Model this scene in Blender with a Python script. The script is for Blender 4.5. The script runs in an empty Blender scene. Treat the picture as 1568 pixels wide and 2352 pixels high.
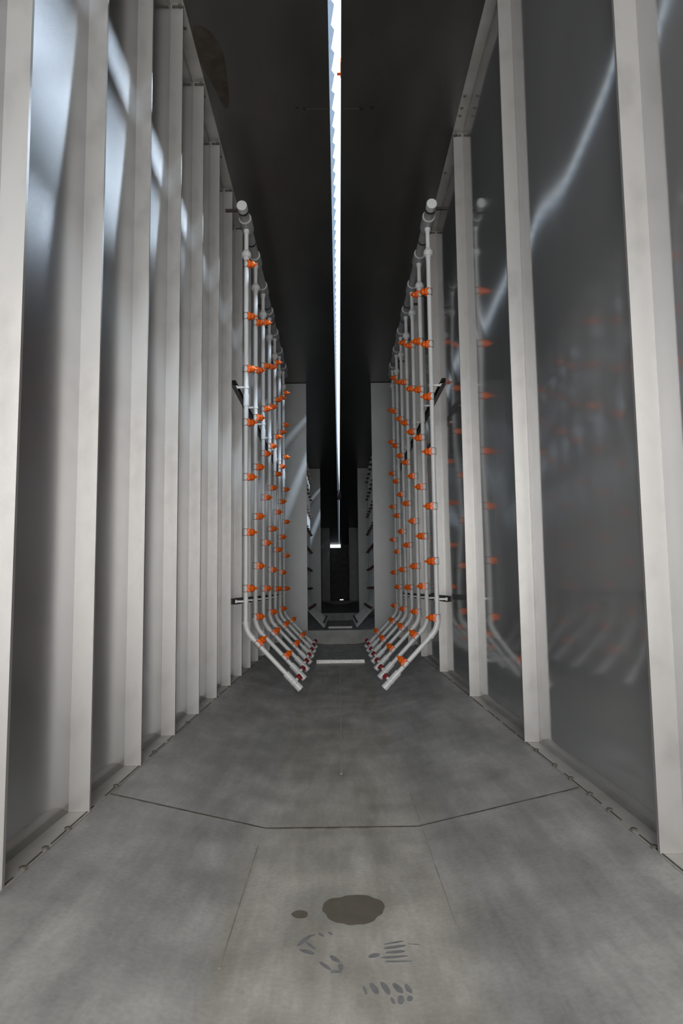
import bpy, bmesh, math, random
from mathutils import Vector, Matrix
random.seed(4)
S = bpy.context.scene
COL = S.collection
ZO = 0.72                       # height of the camera above the lowest line of the floor trough

# ------------------------------------------------------------------ camera
cam_d = bpy.data.cameras.new('camera')
cam = bpy.data.objects.new('camera', cam_d); COL.objects.link(cam)
F_PX, YAW, TILT, ROLL = 1680.99, 0.00433, 0.10414, -0.01198
cam_d.sensor_fit = 'VERTICAL'; cam_d.sensor_height = 36.0
cam_d.lens = 36.0 * F_PX / 2352.0
cam_d.clip_start = 0.02; cam_d.clip_end = 200
_fw = Vector((math.sin(YAW)*math.cos(TILT), math.cos(YAW)*math.cos(TILT), math.sin(TILT)))
_rt = Vector((math.cos(YAW), -math.sin(YAW), 0)); _up = _rt.cross(_fw)
_r2 = math.cos(ROLL)*_rt + math.sin(ROLL)*_up
_u2 = -math.sin(ROLL)*_rt + math.cos(ROLL)*_up
cam.matrix_world = Matrix(((_r2.x, _u2.x, -_fw.x, 0), (_r2.y, _u2.y, -_fw.y, 0), (_r2.z, _u2.z, -_fw.z, ZO), (0, 0, 0, 1)))
S.camera = cam

# ------------------------------------------------------------------ world, lights, exposure
S.view_settings.view_transform = 'Standard'; S.view_settings.look = 'None'
S.view_settings.gamma = 1.0; S.view_settings.use_curve_mapping = False
S.view_settings.exposure = 0.0
S.cycles.sample_clamp_indirect = 6.0
S.cycles.max_bounces = 10; S.cycles.diffuse_bounces = 5; S.cycles.glossy_bounces = 7
w = bpy.data.worlds.new('daylight'); S.world = w; w.use_nodes = True
w.node_tree.nodes['Background'].inputs[0].default_value = (0.86, 0.94, 1.0, 1)
w.node_tree.nodes['Background'].inputs[1].default_value = 1.15

def area(name, loc, rot, sx, sy, power, col):
    d = bpy.data.lights.new(name, 'AREA'); d.shape = 'RECTANGLE'; d.size = sx; d.size_y = sy
    d.energy = power; d.color = col
    o = bpy.data.objects.new(name, d); COL.objects.link(o); o.location = loc; o.rotation_euler = rot
    return o
# daylight entering by the open tunnel mouth behind the camera
area('mouth_daylight', (0.01, -2.0, ZO+0.80), (math.radians(86), 0, 0), 1.3, 2.6, 118, (1.0, 0.975, 0.94))
# two long roof skylights of the hall, high above and to the right of the tunnel slot
def skylight(slope, height, width, power):
    dx = height/slope
    ang = math.atan2(dx, height)
    area('hall_skylight', (0.01+dx, 5.5, ZO+2.685+height), (0, ang, 0), width, 17, power*.36, (0.70, 0.84, 1.0))
skylight(1.15, 4.2, 0.40, 4800)
skylight(1.82, 4.2, 1.25, 3300)
skylight(2.45, 4.2, 0.28, 6500)

# ------------------------------------------------------------------ materials
def mat(name, col, rough=0.5, metal=0.0, spec=0.5, trans=0.0):
    m = bpy.data.materials.new(name); m.use_nodes = True
    b = m.node_tree.nodes['Principled BSDF']
    b.inputs['Base Color'].default_value = (*col, 1); b.inputs['Roughness'].default_value = rough
    b.inputs['Metallic'].default_value = metal; b.inputs['Specular IOR Level'].default_value = spec
    return m
def mottle(m, c1, c2, scale, stretch=(1, 1, 1), detail=6, rough=None, lo=0.35, hi=0.65, bump=0):
    nt = m.node_tree; N = nt.nodes; L = nt.links; b = N['Principled BSDF']
    tc = N.new('ShaderNodeTexCoord'); mp = N.new('ShaderNodeMapping'); mp.inputs['Scale'].default_value = stretch
    L.new(tc.outputs['Object'], mp.inputs[0])
    n = N.new('ShaderNodeTexNoise'); n.inputs['Scale'].default_value = scale; n.inputs['Detail'].default_value = detail
    L.new(mp.outputs[0], n.inputs['Vector'])
    r = N.new('ShaderNodeValToRGB'); r.color_ramp.elements[0].position = lo; r.color_ramp.elements[1].position = hi
    r.color_ramp.elements[0].color = (*c1, 1); r.color_ramp.elements[1].color = (*c2, 1)
    L.new(n.outputs['Fac'], r.inputs[0]); L.new(r.outputs[0], b.inputs['Base Color'])
    if rough:
        mr = N.new('ShaderNodeMapRange'); mr.inputs['To Min'].default_value = rough[0]; mr.inputs['To Max'].default_value = rough[1]
        L.new(n.outputs['Fac'], mr.inputs[0]); L.new(mr.outputs[0], b.inputs['Roughness'])
    if bump:
        bp = N.new('ShaderNodeBump'); bp.inputs['Strength'].default_value = bump; bp.inputs['Distance'].default_value = 0.002
        L.new(n.outputs['Fac'], bp.inputs['Height']); L.new(bp.outputs[0], b.inputs['Normal'])
    return m
M = {}
M['sheet_left'] = mottle(mat('stainless_sheet_left', (.5,.5,.5), .26, 1.0), (.44,.44,.445), (.50,.50,.505), 2.2, (1, 1, .4), rough=(.215,.265))
M['sheet_right'] = mottle(mat('stainless_sheet_right', (.5,.5,.5), .10, .5), (.42,.43,.44), (.47,.475,.48), 2.0, (1, 1, .4), rough=(.07,.095))
M['rib'] = mottle(mat('matte_steel_rib', (.6,.6,.6), .42, .55), (.36,.35,.34), (.45,.44,.43), 11, (1, 1, .6), lo=.25, hi=.5, rough=(.38,.5))
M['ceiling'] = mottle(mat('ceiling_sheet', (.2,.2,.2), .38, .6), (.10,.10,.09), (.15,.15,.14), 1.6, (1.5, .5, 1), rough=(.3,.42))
M['trim'] = mottle(mat('flange_strip', (.4,.4,.4), .5, .4), (.52,.505,.47), (.66,.645,.61), 6, rough=(.42,.6))
M['plate'] = mottle(mat('partition_plate', (.4,.4,.4), .45, .5), (.27,.28,.28), (.33,.34,.34), 3.5, rough=(.38,.5))
M['threshold'] = mottle(mat('threshold_plate', (.4,.4,.4), .5, .4), (.22,.22,.22), (.32,.32,.32), 5)
M['pvc'] = mottle(mat('white_pvc', (.7,.72,.72), .32), (.80,.82,.82), (.86,.88,.88), 9)
M['pvc_shaded'] = mottle(mat('shaded_white_pvc', (.5,.5,.5), .38), (.46,.47,.47), (.54,.55,.55), 6)  # white PVC of the headers, greyed in its colour to carry their shade
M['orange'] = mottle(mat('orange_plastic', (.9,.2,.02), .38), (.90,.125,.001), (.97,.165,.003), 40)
M['orange_shaded'] = mottle(mat('shaded_orange_plastic', (.1,.06,.04), .45), (.10,.05,.035), (.15,.07,.05), 30)  # orange nozzle plastic darkened in colour for the unlit second chamber
M['wire'] = mottle(mat('blackened_wire', (.02,.02,.02), .4, .5), (.015,.015,.015), (.03,.03,.03), 60)
M['red'] = mottle(mat('dark_red_plastic', (.25,.01,.015), .4), (.24,.008,.014), (.30,.012,.018), 40)
M['black'] = mottle(mat('black_rail_steel', (.03,.03,.03), .45, .3), (.05,.04,.04), (.085,.065,.065), 20)
M['seal'] = mottle(mat('dark_sealant', (.06,.055,.045), .7), (.07,.065,.055), (.14,.13,.11), 30)
M['crease'] = mottle(mat('worn_crease', (.3,.27,.24), .6), (.26,.235,.205), (.42,.40,.36), 25)
M['rust'] = mottle(mat('brown_stain', (.07,.05,.035), .6), (.055,.045,.034), (.095,.08,.06), 14)
M['lip'] = mottle(mat('slot_strip_plastic', (.5,.55,.6), .4), (.45,.47,.50), (.58,.60,.63), 25)
_n = M['lip'].node_tree; _t = _n.nodes.new('ShaderNodeBsdfTranslucent'); _t.inputs[0].default_value = (.34, .37, .40, 1); _m = _n.nodes.new('ShaderNodeMixShader'); _m.inputs[0].default_value = .6
_n.links.new(_n.nodes['Principled BSDF'].outputs[0], _m.inputs[1]); _n.links.new(_t.outputs[0], _m.inputs[2]); _n.links.new(_m.outputs[0], _n.nodes['Material Output'].inputs['Surface'])
M['bar'] = mottle(mat('drain_bar_steel', (.5,.5,.5), .4, .5), (.42,.42,.42), (.60,.60,.60), 60, lo=.4, hi=.6)
M['damp'] = mottle(mat('damp_stain', (.07,.06,.045), .45), (.15,.135,.105), (.18,.16,.13), 30)
M['print'] = mottle(mat('boot_dust', (.12,.12,.12), .6), (.19,.195,.20), (.27,.27,.275), 45, lo=.3, hi=.7)

# floor: dusty sheet, grey with a greenish-brown worn band along the middle and streaks along the tunnel
fm = mat('dusty_floor_sheet', (.3,.3,.3), .5, .15); nt = fm.node_tree; N = nt.nodes; L = nt.links; b = N['Principled BSDF']
tc = N.new('ShaderNodeTexCoord'); sp = N.new('ShaderNodeSeparateXYZ'); L.new(tc.outputs['Object'], sp.inputs[0])
mp = N.new('ShaderNodeMapping'); mp.inputs['Scale'].default_value = (5, .9, 1); L.new(tc.outputs['Object'], mp.inputs[0])
n1 = N.new('ShaderNodeTexNoise'); n1.inputs['Scale'].default_value = 1.6; n1.inputs['Detail'].default_value = 8; n1.inputs['Roughness'].default_value = .6
L.new(mp.outputs[0], n1.inputs['Vector'])
n2 = N.new('ShaderNodeTexNoise'); n2.inputs['Scale'].default_value = 5; n2.inputs['Detail'].default_value = 7; L.new(tc.outputs['Object'], n2.inputs['Vector'])
ax = N.new('ShaderNodeMath'); ax.operation = 'ABSOLUTE'; L.new(sp.outputs['X'], ax.inputs[0])
wob = N.new('ShaderNodeMath'); wob.operation = 'MULTIPLY_ADD'; L.new(n1.outputs['Fac'], wob.inputs[0]); wob.inputs[1].default_value = .30; L.new(ax.outputs[0], wob.inputs[2])
mr = N.new('ShaderNodeMapRange'); mr.inputs['From Min'].default_value = .36; mr.inputs['From Max'].default_value = .44; L.new(wob.outputs[0], mr.inputs[0])
def ramp(c1, c2, lo, hi, src):
    r = N.new('ShaderNodeValToRGB'); r.color_ramp.elements[0].position = lo; r.color_ramp.elements[1].position = hi
    r.color_ramp.elements[0].color = (*c1, 1); r.color_ramp.elements[1].color = (*c2, 1); L.new(src, r.inputs[0]); return r
rc = ramp((.46,.445,.39), (.62,.60,.545), .40, .60, n1.outputs['Fac'])
rs = ramp((.395,.39,.38), (.54,.535,.52), .40, .60, n1.outputs['Fac'])
mx = N.new('ShaderNodeMix'); mx.data_type = 'RGBA'; L.new(mr.outputs[0], mx.inputs['Factor']); L.new(rc.outputs[0], mx.inputs['A']); L.new(rs.outputs[0], mx.inputs['B'])
r2 = ramp((.80,.80,.80), (1.1,1.1,1.1), .35, .65, n2.outputs['Fac'])
mm = N.new('ShaderNodeMix'); mm.data_type = 'RGBA'; mm.blend_type = 'MULTIPLY'; mm.inputs['Factor'].default_value = 1
L.new(mx.outputs['Result'], mm.inputs['A']); L.new(r2.outputs[0], mm.inputs['B']); mp3 = N.new('ShaderNodeMapping'); mp3.inputs['Scale'].default_value = (9, 1.3, 1); mp3.inputs['Rotation'].default_value = (0, 0, .05); L.new(tc.outputs['Object'], mp3.inputs[0])
n3 = N.new('ShaderNodeTexNoise'); n3.inputs['Scale'].default_value = 2.2; n3.inputs['Detail'].default_value = 10; n3.inputs['Roughness'].default_value = .7; n3.inputs['Distortion'].default_value = .6
L.new(mp3.outputs[0], n3.inputs['Vector'])
r3 = ramp((.92,.92,.92), (1.05,1.045,1.04), .40, .62, n3.outputs['Fac'])
m3 = N.new('ShaderNodeMix'); m3.data_type = 'RGBA'; m3.blend_type = 'MULTIPLY'; m3.inputs['Factor'].default_value = 1
L.new(mm.outputs['Result'], m3.inputs['A']); L.new(r3.outputs[0], m3.inputs['B'])
n4 = N.new('ShaderNodeTexNoise'); n4.inputs['Scale'].default_value = 90; n4.inputs['Detail'].default_value = 3; L.new(tc.outputs['Object'], n4.inputs['Vector'])
r4 = ramp((.93,.93,.93), (1.05,1.05,1.05), .35, .65, n4.outputs['Fac'])
m4 = N.new('ShaderNodeMix'); m4.data_type = 'RGBA'; m4.blend_type = 'MULTIPLY'; m4.inputs['Factor'].default_value = 1
L.new(m3.outputs['Result'], m4.inputs['A']); L.new(r4.outputs[0], m4.inputs['B']); L.new(m4.outputs['Result'], b.inputs['Base Color'])
rr = N.new('ShaderNodeMapRange'); rr.inputs['To Min'].default_value = .42; rr.inputs['To Max'].default_value = .62; L.new(n2.outputs['Fac'], rr.inputs[0]); L.new(rr.outputs[0], b.inputs['Roughness'])
M['floor'] = fm

# ------------------------------------------------------------------ helpers
def obj(name, bm, m, parent=None, loc=None, smooth=False, label=None):
    me = bpy.data.meshes.new(name); bmesh.ops.recalc_face_normals(bm, faces=bm.faces[:]); bm.to_mesh(me); bm.free()
    if smooth:
        for p in me.polygons: p.use_smooth = True
    me.materials.append(m)
    o = bpy.data.objects.new(name, me); COL.objects.link(o)
    if parent: o.parent = parent
    if loc is not None: o.location = loc
    if label: o['label'] = label
    return o
def struct(name, bm, m, smooth=False):
    o = obj(name, bm, m, smooth=smooth); o['kind'] = 'structure'; return o
def tag(o, label, cat, group=None):
    o['label'] = label; o['category'] = cat
    if group: o['group'] = group
    return o
def thing(name, label, cat, loc=(0, 0, 0), rotz=0, group=None):
    o = bpy.data.objects.new(name, None); COL.objects.link(o); o.empty_display_size = .05
    o.location = loc; o.rotation_euler = (0, 0, rotz)
    return tag(o, label, cat, group)
def copy_tree(o, parent=None):
    c = o.copy(); COL.objects.link(c)
    if parent: c.parent = parent
    for ch in list(o.children): copy_tree(ch, c)
    return c
def box(bm, x0, x1, y0, y1, z0, z1):
    v = [bm.verts.new(p) for p in ((x0,y0,z0),(x1,y0,z0),(x1,y1,z0),(x0,y1,z0),(x0,y0,z1),(x1,y0,z1),(x1,y1,z1),(x0,y1,z1))]
    for f in ((0,3,2,1),(4,5,6,7),(0,1,5,4),(1,2,6,5),(2,3,7,6),(3,0,4,7)): bm.faces.new([v[i] for i in f])
def frame(d):
    d = Vector(d).normalized(); a = Vector((0,1,0)) if abs(d.y) < .9 else Vector((1,0,0))
    u = d.cross(a).normalized(); return d, u, d.cross(u)
def lathe(bm, origin, d, prof, n=20, cap=True):
    """prof: (s, r) along axis d from origin"""
    o = Vector(origin); d, u, v = frame(d); rings = []
    for s, r in prof:
        rings.append([bm.verts.new(o + d*s + (u*math.cos(2*math.pi*k/n) + v*math.sin(2*math.pi*k/n))*r) for k in range(n)])
    for a, c in zip(rings, rings[1:]):
        for k in range(n): bm.faces.new((a[k], a[(k+1) % n], c[(k+1) % n], c[k]))
    if cap: bm.faces.new(rings[0][::-1]); bm.faces.new(rings[-1])
def tube(bm, pts, r, n=8, cap=True):
    pts = [Vector(p) for p in pts]; rings = []
    for i, p in enumerate(pts):
        t = (pts[min(i+1, len(pts)-1)] - pts[max(i-1, 0)]); d, u, v = frame(t)
        rings.append([bm.verts.new(p + (u*math.cos(2*math.pi*k/n) + v*math.sin(2*math.pi*k/n))*r) for k in range(n)])
    for a, c in zip(rings, rings[1:]):
        for k in range(n): bm.faces.new((a[k], a[(k+1) % n], c[(k+1) % n], c[k]))
    if cap: bm.faces.new(rings[0][::-1]); bm.faces.new(rings[-1])
def prism(bm, poly, y0, y1):
    a = [bm.verts.new((x, y0, z)) for x, z in poly]; c = [bm.verts.new((x, y1, z)) for x, z in poly]; n = len(poly)
    bm.faces.new(a); bm.faces.new(c[::-1])
    for i in range(n): bm.faces.new((a[i], c[i], c[(i+1) % n], a[(i+1) % n]))
def bevel(bm, w, seg=2):
    bmesh.ops.bevel(bm, geom=bm.edges[:], offset=w, segments=seg, affect='EDGES', profile=.5)
def Z(z): return z + ZO
ORD = ['nearest', 'second', 'third', 'fourth', 'fifth', 'sixth', 'seventh', 'eighth', 'ninth', 'tenth', 'eleventh', 'twelfth', 'thirteenth', 'fourteenth', 'fifteenth', 'farthest']

# ------------------------------------------------------------------ the shell
XL, XR = -.687, .708            # inner edges of the ribs
WL, WR = -.746, .766            # wall sheets
YN, YF = -2.65, 45.0
ZC = Z(2.685); ZF = Z(-.6); ZB = Z(-.72)
FXL, FXR = -.226, .226; ZT = Z(-.705)
SY0, SP = 2.069, .5203          # left rib pitch
RY0, RP = 1.699, 1.196          # right rib pitch

bm = bmesh.new()                # floor trough, with a thin joint left open between sheets
poly = [(XL-.005, ZF), (FXL, ZT), (0, ZT-.004), (FXR, ZT), (XR+.005, ZF), (XR+.005, ZF-.16), (XL-.005, ZF-.16)]
prism(bm, poly, YN, YF)
struct('floor', bm, M['floor'])
def seam_line(bm, y, w, h):
    pts = [(XL, ZF), (FXL, ZT), (FXR, ZT), (XR, ZF)]
    for (x0, z0), (x1, z1) in zip(pts, pts[1:]):
        vs = [bm.verts.new(p) for p in ((x0, y-w, z0+h), (x1, y-w, z1+h), (x1, y+w, z1+h), (x0, y+w, z0+h),
                                        (x0, y-w, z0-.01), (x1, y-w, z1-.01), (x1, y+w, z1-.01), (x0, y+w, z0-.01))]
        for f in ((0,1,2,3),(4,7,6,5),(0,4,5,1),(1,5,6,2),(2,6,7,3),(3,7,4,0)): bm.faces.new([vs[i] for i in f])
bm = bmesh.new(); seam_line(bm, 2.256, .0045, .0010)
struct('trim_1', bm, M['seal'])
bm = bmesh.new(); box(bm, -.004, .004, 2.9, 7.0, ZT-.006, ZT-.0026)
struct('trim_2', bm, M['trim'])

bm = bmesh.new()
for fx, ya, yb in ((FXL, 1.45, 2.1), (FXR, 1.6, 2.22), (FXR, 2.3, 2.6)):
    a_ = fx + (.010 if fx > 0 else -.006); box(bm, a_-.0009, a_+.0009, ya, yb, ZT-.004, ZT+.0030)
struct('trim_8', bm, M['crease'])

def wall(name, x, sgn, ys, m, amp, bow=0, phase=0):
    bm = bmesh.new(); ys = [YN] + ys + [YF]; NZ = 60
    H = ZC - ZF
    grid = []; Y = []
    for i, (a, c) in enumerate(zip(ys, ys[1:])):
        k = 24 if c - a < 3 else 40
        for j in range(k): Y.append((a + (c-a)*j/k, j/k, i))
    Y.append((YF, 0, len(ys)))
    for y, u, i in Y:
        row = []
        for j in range(NZ+1):
            v = j/NZ; z = ZF + H*v
            ph = i*1.7 + phase
            e = math.sin(math.pi*u)**2
            dent = amp*e*(math.sin(2*math.pi*v*1.3+ph) + .55*math.sin(2*math.pi*v*2.6+ph*2.1)*math.cos(math.pi*2*u+ph) + .35*math.sin(6.3*v*4.1+ph))
            edge = (1 - (2*u-1)**8) * bow if 0 < i < len(ys)-2 else 0
            row.append(bm.verts.new((x + sgn*(dent) - sgn*edge, y, z)))
        grid.append(row)
    for a, c in zip(grid, grid[1:]):
        for j in range(NZ): bm.faces.new((a[j], c[j], c[j+1], a[j+1]))
    o = struct(name, bm, m, smooth=True)
    sol = o.modifiers.new('thickness', 'SOLIDIFY'); sol.thickness = .004; sol.offset = 0
    return o
NL, NR = 15, 7
left_ys = [SY0 + SP*i for i in range(-1, 14)]
right_ys = [RY0 + RP*i for i in range(0, 7)]
wall('wall_left', WL, 1, [1.03] + left_ys + [9.37], M['sheet_left'], .0010)
wall('wall_right', WR, -1, [.503] + right_ys, M['sheet_right'], .0022, -.007, 1.7)

SLOT_L, SLOT_R = -.022, .040
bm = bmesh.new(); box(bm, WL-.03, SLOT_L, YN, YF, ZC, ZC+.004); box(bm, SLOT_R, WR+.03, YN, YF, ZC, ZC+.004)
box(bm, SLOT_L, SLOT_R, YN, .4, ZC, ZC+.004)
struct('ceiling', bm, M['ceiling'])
bm = bmesh.new()                                    # cover sheets either side of the slot beyond the first joint
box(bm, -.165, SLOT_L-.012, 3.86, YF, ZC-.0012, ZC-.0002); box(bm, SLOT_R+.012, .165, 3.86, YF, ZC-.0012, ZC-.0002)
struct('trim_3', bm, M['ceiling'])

def edge_strip(name, x0, x1, z, up, edge_x, sgn, ys, dark):
    t = bmesh.new(); box(t, x0, x1, YN, YF, z - (.003 if up else 0), z + (0 if up else .003))
    o = struct(name, t, dark)
    if not up:
        s = bmesh.new(); rnd = random.Random(len(name)+int(sgn))
        y = .8
        while y < 8.8:
            l = rnd.uniform(.08, .35); box(s, edge_x-.002, edge_x+.002, y, y+l, z+.001, z+.0045); y += l + rnd.uniform(0, .12)
        obj('sealant', s, M['seal'], o)
    bb = None
    for y in ys:
        if bb is None:
            q = bmesh.new(); lathe(q, (0, 0, 0), (0, 0, 1 if not up else -1), [(0, .009), (.004, .009), (.006, .006)], 6)
            bb = obj('bolt', q, M['seal'], o, (edge_x - sgn*.0, y, z + (.003 if not up else -.003)))
        else:
            c = bb.copy(); COL.objects.link(c); c.parent = o; c.location = (edge_x, y, bb.location.z)
    return o
edge_strip('trim_4', WL-.03, XL-.001, ZF, False, XL-.006, 1, [1.663, 1.785, 1.927, 2.33, 2.8, 3.4], M['trim'])
edge_strip('trim_5', XR+.001, WR+.03, ZF, False, XR+.005, -1, [1.74, 1.86, 2.022, 2.175, 2.348, 2.52, 2.75], M['trim'])
edge_strip('trim_6', WL-.03, XL+.004, ZC, True, XL-.02, 1, [3.25, 3.74, 4.3], M['trim'])
edge_strip('trim_7', XR-.004, WR+.03, ZC, True, XR+.012, -1, [3.754, 3.855, 3.924, 4.5], M['trim'])

# far end of the tunnel: closed by a sheet with a gap at its top left, and a low slit added for a far highlight
bm = bmesh.new(); box(bm, WL, WR, YF, YF+.02, Z(-.655), Z(2.49)); box(bm, WL, .03, YF, YF+.02, ZB-.05, Z(-.655)); box(bm, .25, WR, YF, YF+.02, ZB-.05, Z(-.655)); box(bm, .12, WR, YF, YF+.02, Z(2.49), ZC); box(bm, WL, -.53, YF, YF+.02, Z(2.49), ZC)
struct('wall_back', bm, M['threshold'])

# ------------------------------------------------------------------ wall ribs (folded flanges that face the tunnel mouth)
def rib_mesh(sgn, wid):
    """local origin at the wall side foot, flange runs towards the tunnel middle (sgn)"""
    bm = bmesh.new(); H = ZC - ZF - .007
    prof = [(0, 0), (wid, 0), (wid, .012), (wid-.0035, .012), (wid-.0035, .0035), (0, .0035)]
    a = [bm.verts.new((sgn*x, y, 0)) for x, y in prof]; c = [bm.verts.new((sgn*x, y, H)) for x, y in prof]; n = len(prof)
    bm.faces.new(a); bm.faces.new(c[::-1])
    for i in range(n): bm.faces.new((a[i], c[i], c[(i+1) % n], a[(i+1) % n]))
    return bm
def rib_thing(sgn, x, wid):
    t = thing('wall_rib', '', 'wall rib', (x, 0, ZF+.0035))
    obj('flange', rib_mesh(sgn, wid), M['rib'], t)
    q = bmesh.new(); box(q, min(sgn*.008, sgn*wid), max(sgn*.008, sgn*wid), -.008, -.0005, ZC-ZF-.026, ZC-ZF-.016)
    lathe(q, (sgn*(wid-.012), -.0005, ZC-ZF-.021), (0, -1, 0), [(0, .009), (.014, .009), (.018, .005)], 6)
    obj('bolt', q, M['seal'], t)
    return t
protoL = rib_thing(1, WL+.002, XL-WL-.002); protoR = rib_thing(-1, WR-.002, WR-XR-.002)
for i, y in enumerate(left_ys):
    o = protoL if i == 0 else copy_tree(protoL); o.location.y = y
    if i == 0: lab = 'pale steel rib at the left edge of the photo, nearest on the left wall'
    elif i == len(left_ys)-1: lab = 'pale steel rib on the left wall beside the partition, farthest of the row'
    else: lab = 'pale steel rib on the left wall, %s of that row counted from the camera' % ORD[i]
    tag(o, lab, 'wall rib', 'steel ribs along the left wall')
for i, y in enumerate(right_ys):
    o = protoR if i == 0 else copy_tree(protoR); o.location.y = y
    if i == 0: lab = 'wide pale steel rib at the right edge of the photo, nearest on the right wall'
    elif i == len(right_ys)-1: lab = 'pale steel rib on the right wall beside the partition, farthest of the row'
    else: lab = 'pale steel rib on the right wall, %s of that row counted from the camera' % ORD[i]
    tag(o, lab, 'wall rib', 'steel ribs along the right wall')

# ------------------------------------------------------------------ partitions across the tunnel
def partition(y, gl, gr, zt, labs, gust=False, inner=True):
    for (x0, x1, lb) in ((WL+.004, gl, labs[0]), (gr, WR-.004, labs[1])):
        bm = bmesh.new()
        zb = Z(zt) + .001
        box(bm, x0, x1, y, y+.004, zb, ZC-.008)
        e = x1 if x0 < 0 else x0; s = -1 if x0 < 0 else 1
        box(bm, min(e, e+s*.004), max(e, e+s*.004), y+.004, y+.03, zb, ZC-.008)
        tag(obj('partition_plate', bm, M['plate']), lb, 'partition')
    bm = bmesh.new()
    pl = [(WL+.004, Z(zt)), (WR-.004, Z(zt)), (WR-.004, ZF+.005), (XR-.005, ZF+.005), (FXR+.06, ZT+.02), (FXR-.02, ZT+.006), (FXL+.02, ZT+.006), (FXL-.06, ZT+.02), (XL+.005, ZF+.005), (WL+.004, ZF+.005)]
    prism(bm, pl, y, y+.005)
    box(bm, WL+.01, WR-.01, y-.012, y, Z(zt)-.004, Z(zt))
    tag(obj('threshold_plate', bm, M['threshold']), labs[2], 'threshold')
partition(9.37, -.405, .445, -.523, ('grey sheet partition left of the dark doorway, lit by slanting daylight streaks', 'grey sheet partition right of the dark doorway behind the right spray pipes', 'low grey threshold plate crossing the floor below the dark doorway'))
partition(16.2, -.400, .435, -.534, ('dim partition sheet on the left seen through the dark doorway', 'dim partition sheet on the right seen through the dark doorway', 'dim threshold plate seen through the dark doorway between the two sheets'))
partition(32.4, -.40, .455, -.53, ('faint partition sheet deepest on the left of the tunnel', 'faint narrow partition sheet deepest on the right of the tunnel', 'faint threshold plate deepest in the tunnel'))

# floor drain bars
def drain_bar(y, x0, x1, lab):
    bm = bmesh.new(); box(bm, x0, x1, y, y+.03, ZT-.002, ZT+.034); box(bm, x0, x1, y+.03, y+.10, ZT+.028, ZT+.034); bevel(bm, .002, 1)
    tag(obj('drain_bar', bm, M['bar']), lab, 'drain bar')
drain_bar(7.05, -.225, .235, 'bright metal angle bar lying across the floor between the lower pipe ends')
drain_bar(13.2, -.20, .225, 'thin metal bar across the floor beyond the low threshold, inside the dark doorway')

# ------------------------------------------------------------------ spray risers
R0 = .0146
ELZ = Z(-.252); D = Vector((.686, 0, -.727)).normalized(); NN = Vector((.727, 0, .686)).normalized()
def nozzle_mesh():
    bm = bmesh.new()
    # clamp saddle with four ears, waisted body, collar and spray tip along +X
    for sz in (-1, 1):
        for sy in (-1, 1):
            box(bm, .006, .022, min(sy*.008, sy*.0180), max(sy*.008, sy*.0180), min(sz*.009, sz*.0228), max(sz*.009, sz*.0228))
    box(bm, .012, .027, -.0175, .0175, -.0195, .0195)
    lathe(bm, (0, 0, 0), (1, 0, 0), [(.020, .0195), (.027, .0185), (.029, .0175), (.032, .0205), (.036, .0222), (.046, .0222), (.050, .0200), (.054, .0120), (.057, .0085), (.063, .0070), (.070, .0065), (.072, .0040)], 8)
    return bm
def clip_mesh():
    bm = bmesh.new()
    for z in (-.0205, .0205):
        pts = [(.012, -.0175, z), (0, -.0175, z)] + [(-.0175*math.sin(a), -.0175*math.cos(a), z) for a in [math.pi*k/10 for k in range(1, 10)]] + [(0, .0175, z), (.012, .0175, z)]
        tube(bm, pts, .0013, 6)
    tube(bm, [(-.0178, 0, -.0205), (-.0195, 0, -.0205), (-.0195, 0, .0205), (-.0178, 0, .0205)], .0011, 6)
    return bm
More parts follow.
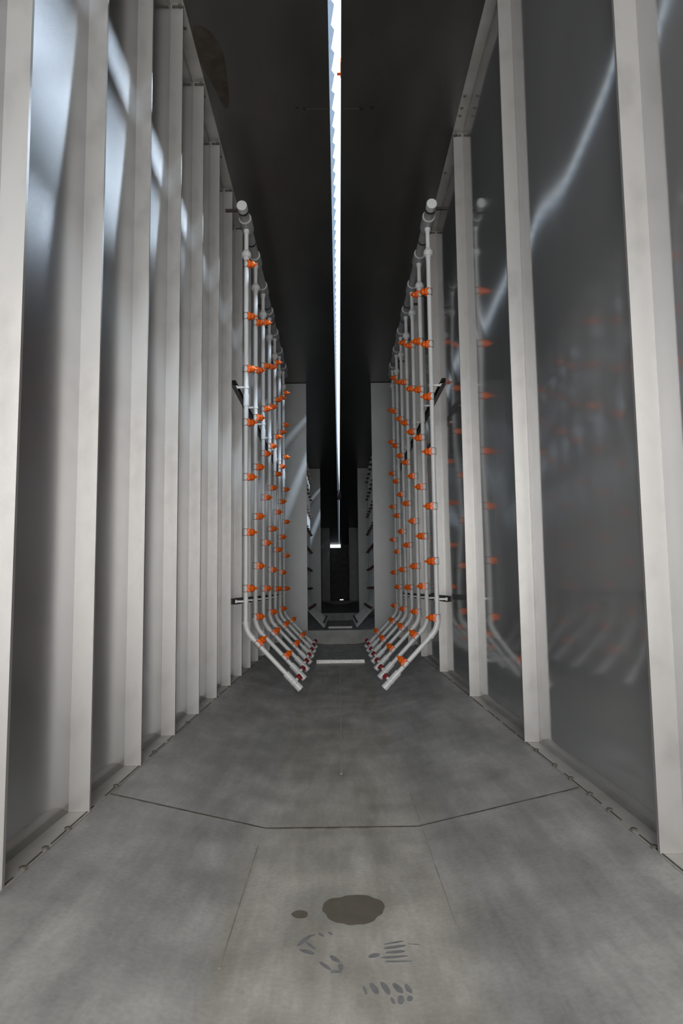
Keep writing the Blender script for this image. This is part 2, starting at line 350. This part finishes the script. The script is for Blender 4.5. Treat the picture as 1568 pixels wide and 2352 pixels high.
def riser(kind, dark=False):
    pv = M['pvc']; orange = M['orange_shaded'] if dark else M['orange']; red = M['seal'] if dark else M['red']  # second chamber: nozzle and handle colours carry the lack of light
    t = thing('spray_riser', '', 'spray pipe')
    bm = bmesh.new(); lathe(bm, (0, 0, Z(2.175)), (0, 0, 1), [(0, R0-.0006), (.125, R0-.0006), (.122, .0190), (.1445, .0190)], 20)
    obj('upper_pipe', bm, pv, t, smooth=False)
    bm = bmesh.new()
    lathe(bm, (0, 0, Z(2.108)), (0, 0, 1), [(0, .0175), (.020, .0175), (.020, .021), (.026, .021), (.026, .0290), (.032, .0312), (.054, .0312), (.056, .0290), (.060, .0265), (.078, .0155), (.080, .0155)], 12)
    obj('union_fitting', bm, pv, t)
    bm = bmesh.new(); lathe(bm, (0, 0, ELZ+.03), (0, 0, 1), [(0, R0), (Z(2.12)-ELZ-.03, R0)], 20)
    if kind == 'A': lathe(bm, (0, 0, Z(1.155)), (0, 0, 1), [(0, .0180), (.075, .0180)], 20)
    p = obj('riser_pipe', bm, pv, t)
    bm = bmesh.new(); c = Vector((0, 0, ELZ)); pts = []
    a = c + Vector((0, 0, .055)); e = c + D*.055
    for k in range(13):
        u = k/12; pts.append(a*(1-u)**2 + c*(2*u*(1-u)) + e*u*u)
    tube(bm, pts, .0182, 16)
    lathe(bm, a - Vector((0, 0, .014)), (0, 0, 1), [(0, .0205), (.016, .0205)], 20); lathe(bm, e - D*.002, D, [(0, .0205), (.016, .0205)], 20)
    obj('elbow', bm, pv, t, smooth=False)
    bm = bmesh.new(); lathe(bm, c + D*.05, D, [(0, R0), (.33, R0)], 20)
    obj('lower_pipe', bm, pv, t)
    bm = bmesh.new()
    lathe(bm, c + D*.355, D, [(0, .0215), (.055, .0215), (.057, .0205), (.062, .0225), (.085, .0225), (.090, .019), (.095, .019)], 20)
    lathe(bm, c + D*.428, NN, [(.015, .0085), (.034, .0085)], 12)
    vt = obj('drain_tee', bm, pv, t)
    bm = bmesh.new(); q = c + D*.428 + NN*.043
    if kind == 'A':
        lathe(bm, q - NN*.010, NN, [(0, .016), (.002, .018), (.020, .018), (.024, .015)], 4)
        box(bm, q.x-.004, q.x+.004, -.018, .018, q.z-.004, q.z+.004)
    else:
        lathe(bm, q - NN*.010, NN, [(0, .013), (.004, .018), (.016, .018), (.022, .011)], 8)
        tube(bm, [q - D*.024, q, q + D*.027], .0032, 6)
    obj('valve_handle', bm, red, vt, label='dark red handle')
    bm = bmesh.new(); lathe(bm, c + D*.445, D, [(0, .0215), (.040, .0225), (.042, .0205), (.0425, .0185), (.036, .0180)], 20)
    obj('end_cap', bm, pv, t)
    # white clips that hold the pipe to the two rails
    for z in (1.275, -.072):
        bm = bmesh.new(); lathe(bm, (0, 0, Z(z)-.008), (0, 0, 1), [(0, .0175), (.016, .0175)], 16)
        box(bm, -.066, -.012, -.006, .006, Z(z)-.006, Z(z)+.006); box(bm, -.064, -.054, -.010, .010, Z(z)-.010, Z(z)+.010)
        obj('pipe_clip', bm, pv, t)
    base = nz_proto[dark]
    zs = [2.088 - .3468*k for k in range(7)] if kind == 'A' else [1.893 - .3468*k for k in range(7)]
    places = [((0, 0, Z(z)), 0) for z in zs]
    s = .110 if kind == 'A' else .290
    q = c + D*s
    places.append((q, -math.atan2(NN.z, NN.x)))
    for loc, ry in places:
        n = bpy.data.objects.new('spray_nozzle', base[0]); COL.objects.link(n); n.parent = t; n.location = loc
        n.rotation_euler = (0, ry, 0)
        k = bpy.data.objects.new('wire_clip', base[1]); COL.objects.link(k); k.parent = n
    return t
nz_proto = {}
for dk in (False, True):
    me = bpy.data.meshes.new('spray_nozzle'); q = nozzle_mesh(); bmesh.ops.recalc_face_normals(q, faces=q.faces[:]); q.to_mesh(me); q.free(); me.materials.append(M['orange_shaded' if dk else 'orange'])
    mc = bpy.data.meshes.new('wire_clip'); q = clip_mesh(); bmesh.ops.recalc_face_normals(q, faces=q.faces[:]); q.to_mesh(mc); q.free(); mc.materials.append(M['wire'])
    nz_proto[dk] = (me, mc)
PX = {'left': -.5748, 'right': .5998}
def jitter(o):
    for ch in o.children:
        if ch.name.startswith('spray_nozzle'):
            ch.location.z += random.uniform(-.004, .004)
            if abs(ch.rotation_euler.y) < .01: ch.rotation_euler = (0, random.uniform(-.05, .05), random.uniform(-.12, .12))
A = riser('A'); B = riser('B'); used = {'A': False, 'B': False}; proto = {'A': A, 'B': B}
for side in ('left', 'right'):
    for i in range(7):
        k = 'AB'[i % 2] if side == 'left' else 'BA'[i % 2]
        o = proto[k] if not used[k] else copy_tree(proto[k]); used[k] = True
        o.location = (PX[side], 4.535 + SP*i, 0); o.rotation_euler = (0, 0, 0 if side == 'left' else math.pi)
        if i: jitter(o)
        hi = ('nearest the camera' if i == 0 else 'farthest, beside the partition' if i == 6 else '%s from the camera' % ORD[i])
        tag(o, 'white spray pipe with orange nozzles, %s bank, %s' % (side, hi), 'spray pipe', 'spray pipes in the %s bank' % side)
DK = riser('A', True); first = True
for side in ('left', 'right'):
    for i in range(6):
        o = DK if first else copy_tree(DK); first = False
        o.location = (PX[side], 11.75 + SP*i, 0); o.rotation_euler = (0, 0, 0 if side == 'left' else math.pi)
        tag(o, 'dim spray pipe with shade-coloured orange nozzles behind the %s partition, inside the dark doorway' % side, 'spray pipe', 'dim spray pipes behind the %s partition' % side)

# headers with a tee over every riser
for side in ('left', 'right'):
    x = PX[side]; z = Z(2.362)
    t = thing('header_pipe', 'thick shade-greyed white header pipe under the ceiling carrying the %s spray pipes' % side, 'header pipe', (x, 4.30, z))
    bm = bmesh.new(); lathe(bm, (0, .03, 0), (0, 1, 0), [(0, .031), (3.6, .031)], 28); obj('pipe', bm, M['pvc_shaded'], t)
    bm = bmesh.new(); lathe(bm, (0, 0, 0), (0, 1, 0), [(0, .0300), (.003, .0325), (.06, .0325)], 28); obj('end_cap', bm, M['pvc'], t, label='round white end cap')
    for i in range(7):
        bm = bmesh.new(); lathe(bm, (0, .235 + SP*i - .075, 0), (0, 1, 0), [(0, .0405), (.008, .0412), (.142, .0412), (.15, .0405)], 28)
        obj('tee_fitting', bm, M['pvc_shaded'], t)
    for y in (.48, 1.95):
        bm = bmesh.new(); lathe(bm, (0, y, 0), (0, 1, 0), [(0, .0320), (.02, .0320)], 28); obj('joint_band', bm, M['wire'], t, label='dark joint band')
    sg = 1 if side == 'left' else -1                # wall hangers of the header
    for y in (.20, 1.75, 3.3):
        bm = bmesh.new(); lathe(bm, (0, y-.145, 0), (0, 1, 0), [(0, .034), (.02, .034)], 28)
        box(bm, min(-sg*.02, -sg*(.11)), max(-sg*.02, -sg*(.11)), y-.143, y-.127, -.008, .008); obj('hanger', bm, M['black'], t)

# support rails (open channels that carry the clips)
for side in ('left', 'right'):
    sg = 1 if side == 'left' else -1
    for nm, zc in (('upper', 1.277), ('lower', -.070)):
        bm = bmesh.new(); hx = .019
        pr = [(-.014, -hx), (.012, -hx), (.012, -hx+.003), (-.011, -hx+.003), (-.011, hx-.003), (.012, hx-.003), (.012, hx), (-.014, hx)]
        pr = [(sg*a, c) for a, c in pr]
        prism(bm, pr, 0, 3.45)
        o = obj('support_rail', bm, M['black'], None, (PX[side] - sg*.065, 4.44, Z(zc)))
        tag(o, 'dark channel rail behind the %s spray pipes, %s' % (side, 'the upper of two, at mid height' if nm == 'upper' else 'the lower of two, just above the elbows'), 'support rail')

# ------------------------------------------------------------------ things in the slot
bm = bmesh.new()                                    # notched strip along the left side of the slot
def edge_x(y):
    P = [(0, -.014), (3.1, -.013), (3.9, -.015), (5.1, -.012), (9.2, -.007), (12.7, -.006), (17.2, .013), (18.9, .030), (19.2, .032), (45, .032)]
    for (a, c), (d, e) in zip(P, P[1:]):
        if a <= y <= d: return c + (e-c)*(y-a)/(d-a)
    return .032
y = .5; z0 = ZC + .018; rows = []
while y < 44.9:
    t_ = max(0, min(1, (9-y)/4)); rows.append((y, edge_x(y) + .003 + .017*t_)); rows.append((y+.125, edge_x(y+.125) + .004*t_))
    y += .155
prev = None
for yy, x in rows:
    q = [bm.verts.new((-.07, yy, z0)), bm.verts.new((x, yy, z0 - .004)), bm.verts.new((x, yy, z0)), bm.verts.new((-.07, yy, z0+.004))]
    if prev:
        for k in range(4): bm.faces.new((prev[k], prev[(k+1) % 4], q[(k+1) % 4], q[k]))
    else: bm.faces.new(q)
    prev = q
bm.faces.new(prev[::-1])
tag(obj('slot_strip', bm, M['lip']), 'bluish grey toothed strip along the left edge of the bright ceiling slot', 'strip')
bm = bmesh.new(); box(bm, -.028, .095, 20.2, 20.28, Z(2.46), ZC+.06); bevel(bm, .008, 1)
tag(obj('hanger_block', bm, M['black']), 'small black block hanging in the ceiling slot above the dark doorway', 'hanger')
bm = bmesh.new(); box(bm, .0375, .043, 3.50, 3.62, ZC+.006, ZC+.03); box(bm, .020, .043, 3.60, 3.62, ZC+.02, ZC+.024); bevel(bm, .002, 1)
tag(obj('orange_clip', bm, M['orange']), 'small orange clip on the right edge of the bright ceiling slot', 'clip')

# ------------------------------------------------------------------ marks: damp stains, boot prints, ceiling stain, bolts
def zfloor(x, y=0):
    if x < FXL: return ZF + (ZT-ZF)*(x-XL)/(FXL-XL)
    if x > FXR: return ZT + (ZF-ZT)*(x-FXR)/(XR-FXR)
    return ZT - .004*(1 - abs(x)/.226)
def blob(bm, cx, cy, rx, ry, rot=0, n=40, rough=.05, z=None, seed=0, h=.0005, off=.0006):
    rn = random.Random(seed); ph = [rn.uniform(0, 6.28) for _ in range(5)]
    top = []; bot = []
    for k in range(n):
        a = 2*math.pi*k/n; r = 1 + rough*(math.sin(2*a+ph[0]) + .7*math.sin(3*a+ph[1]) + .5*math.sin(5*a+ph[2]) + .35*math.sin(9*a+ph[3]) + .25*math.sin(14*a+ph[4]))
        x = math.cos(a)*rx*r; yv = math.sin(a)*ry*r
        X = cx + x*math.cos(rot) - yv*math.sin(rot); Y = cy + x*math.sin(rot) + yv*math.cos(rot)
        zz = zfloor(X) if z is None else z
        top.append(bm.verts.new((X, Y, zz + off))); bot.append(bm.verts.new((X, Y, zz + off - h)))
    bm.faces.new(top); bm.faces.new(bot[::-1])
    for k in range(n): bm.faces.new((top[k], top[(k+1) % n], bot[(k+1) % n], bot[k]))
bm = bmesh.new(); blob(bm, .0235, 1.708, .0655, .080, rough=.05, seed=8, n=90)
tag(obj('damp_stain', bm, M['damp']), 'large dark oval damp stain on the floor nearest the camera', 'stain')
bm = bmesh.new(); blob(bm, -.094, 1.682, .0185, .020, rough=.04, seed=5)
tag(obj('damp_stain', bm, M['damp']), 'small dark damp spot on the floor left of the large oval stain', 'stain')
def strokes(lab, segs, seed):
    bm = bmesh.new()
    for j, (x, y, hl, wd, a) in enumerate(segs): blob(bm, x, y, hl, wd, a, 24, .06, seed=seed+j)
    tag(obj('boot_print', bm, M['print']), lab, 'boot print', 'grey boot prints on the floor')
strokes('curved grey boot mark on the floor just below the small damp spot', [(-0.079, 1.5625, 0.0259, 0.006, 1.13), (-0.071, 1.516, 0.0175, 0.007, -0.54), (-0.066, 1.542, 0.0211, 0.004, -1.02), (-0.0625, 1.5845, 0.0078, 0.004, 0.79), (-0.0455, 1.5875, 0.0105, 0.004, -1.13), (-0.0265, 1.594, 0.0083, 0.003, -1.0)], 11)
strokes('hook-shaped grey boot mark between the large stain and the striped prints', [(-0.035, 1.463, 0.0189, 0.005, -1.01), (-0.0145, 1.441, 0.0105, 0.006, -0.09), (-0.0055, 1.459, 0.0131, 0.005, 1.69), (-0.0165, 1.4885, 0.0165, 0.006, 2.18)], 31)
strokes('grey boot print of five sideways stripes right below the large stain', [(0.101, 1.547, 0.0209, 0.004, 0.29), (0.1015, 1.529, 0.0229, 0.006, 0.18), (0.1015, 1.509, 0.0207, 0.006, 0.15), (0.0975, 1.49, 0.0275, 0.005, 0.04), (0.1045, 1.4725, 0.0255, 0.004, -0.06), (0.0595, 1.498, 0.0125, 0.008, 0.41), (0.141, 1.5375, 0.0132, 0.002, -0.19)], 51)
strokes('grey boot print of five upright stripes near the bottom of the photo', [(0.0375, 1.3765, 0.0147, 0.003, -1.4), (0.054, 1.3805, 0.0189, 0.006, -1.36), (0.074, 1.3815, 0.0214, 0.006, -1.29), (0.096, 1.3795, 0.0194, 0.006, -1.26), (0.098, 1.3425, 0.0145, 0.006, -1.57), (0.114, 1.3775, 0.015, 0.005, -1.3), (0.114, 1.3455, 0.0097, 0.005, -1.78), (0.084, 1.341, 0.0122, 0.003, -1.41)], 71)
cx = [(-.683, 3.23), (-.60, 3.25), (-.545, 3.40), (-.56, 3.62), (-.575, 3.80), (-.60, 3.86), (-.625, 3.80), (-.64, 3.66), (-.67, 3.55), (-.683, 3.5)]
def chaikin(p, k):
    for _ in range(k):
        q = []
        for a, c in zip(p, p[1:]+p[:1]): q += [(a[0]*.75+c[0]*.25, a[1]*.75+c[1]*.25), (a[0]*.25+c[0]*.75, a[1]*.25+c[1]*.75)]
        p = q
    return p
cx = chaikin(cx, 3); bm = bmesh.new()
tp = [bm.verts.new((x, y, ZC-.0004)) for x, y in cx]; bt = [bm.verts.new((x, y, ZC-.0012)) for x, y in cx]
bm.faces.new(tp); bm.faces.new(bt[::-1])
for k in range(len(cx)): bm.faces.new((tp[k], tp[(k+1) % len(cx)], bt[(k+1) % len(cx)], bt[k]))
tag(obj('rust_stain', bm, M['rust']), 'irregular brown stain on the ceiling above the left wall', 'stain')
pb = None
for x, y, lb in ((-.205, 3.84, 'outer of the two left'), (-.165, 3.85, 'inner of the two left'), (.155, 3.85, 'inner of the two right'), (.215, 3.84, 'outer of the two right')):
    if pb is None:
        q = bmesh.new(); lathe(q, (0, 0, 0), (0, 0, -1), [(0, .008), (.005, .008), (.008, .004)], 6); pb = obj('ceiling_bolt', q, M['wire']); o = pb
    else:
        o = pb.copy(); COL.objects.link(o)
    o.location = (x, y, ZC - (.0002 if abs(x) > .166 else .0013)); tag(o, 'small dark bolt in the ceiling joint, %s of the slot' % lb, 'bolt', 'bolts in the ceiling joint')
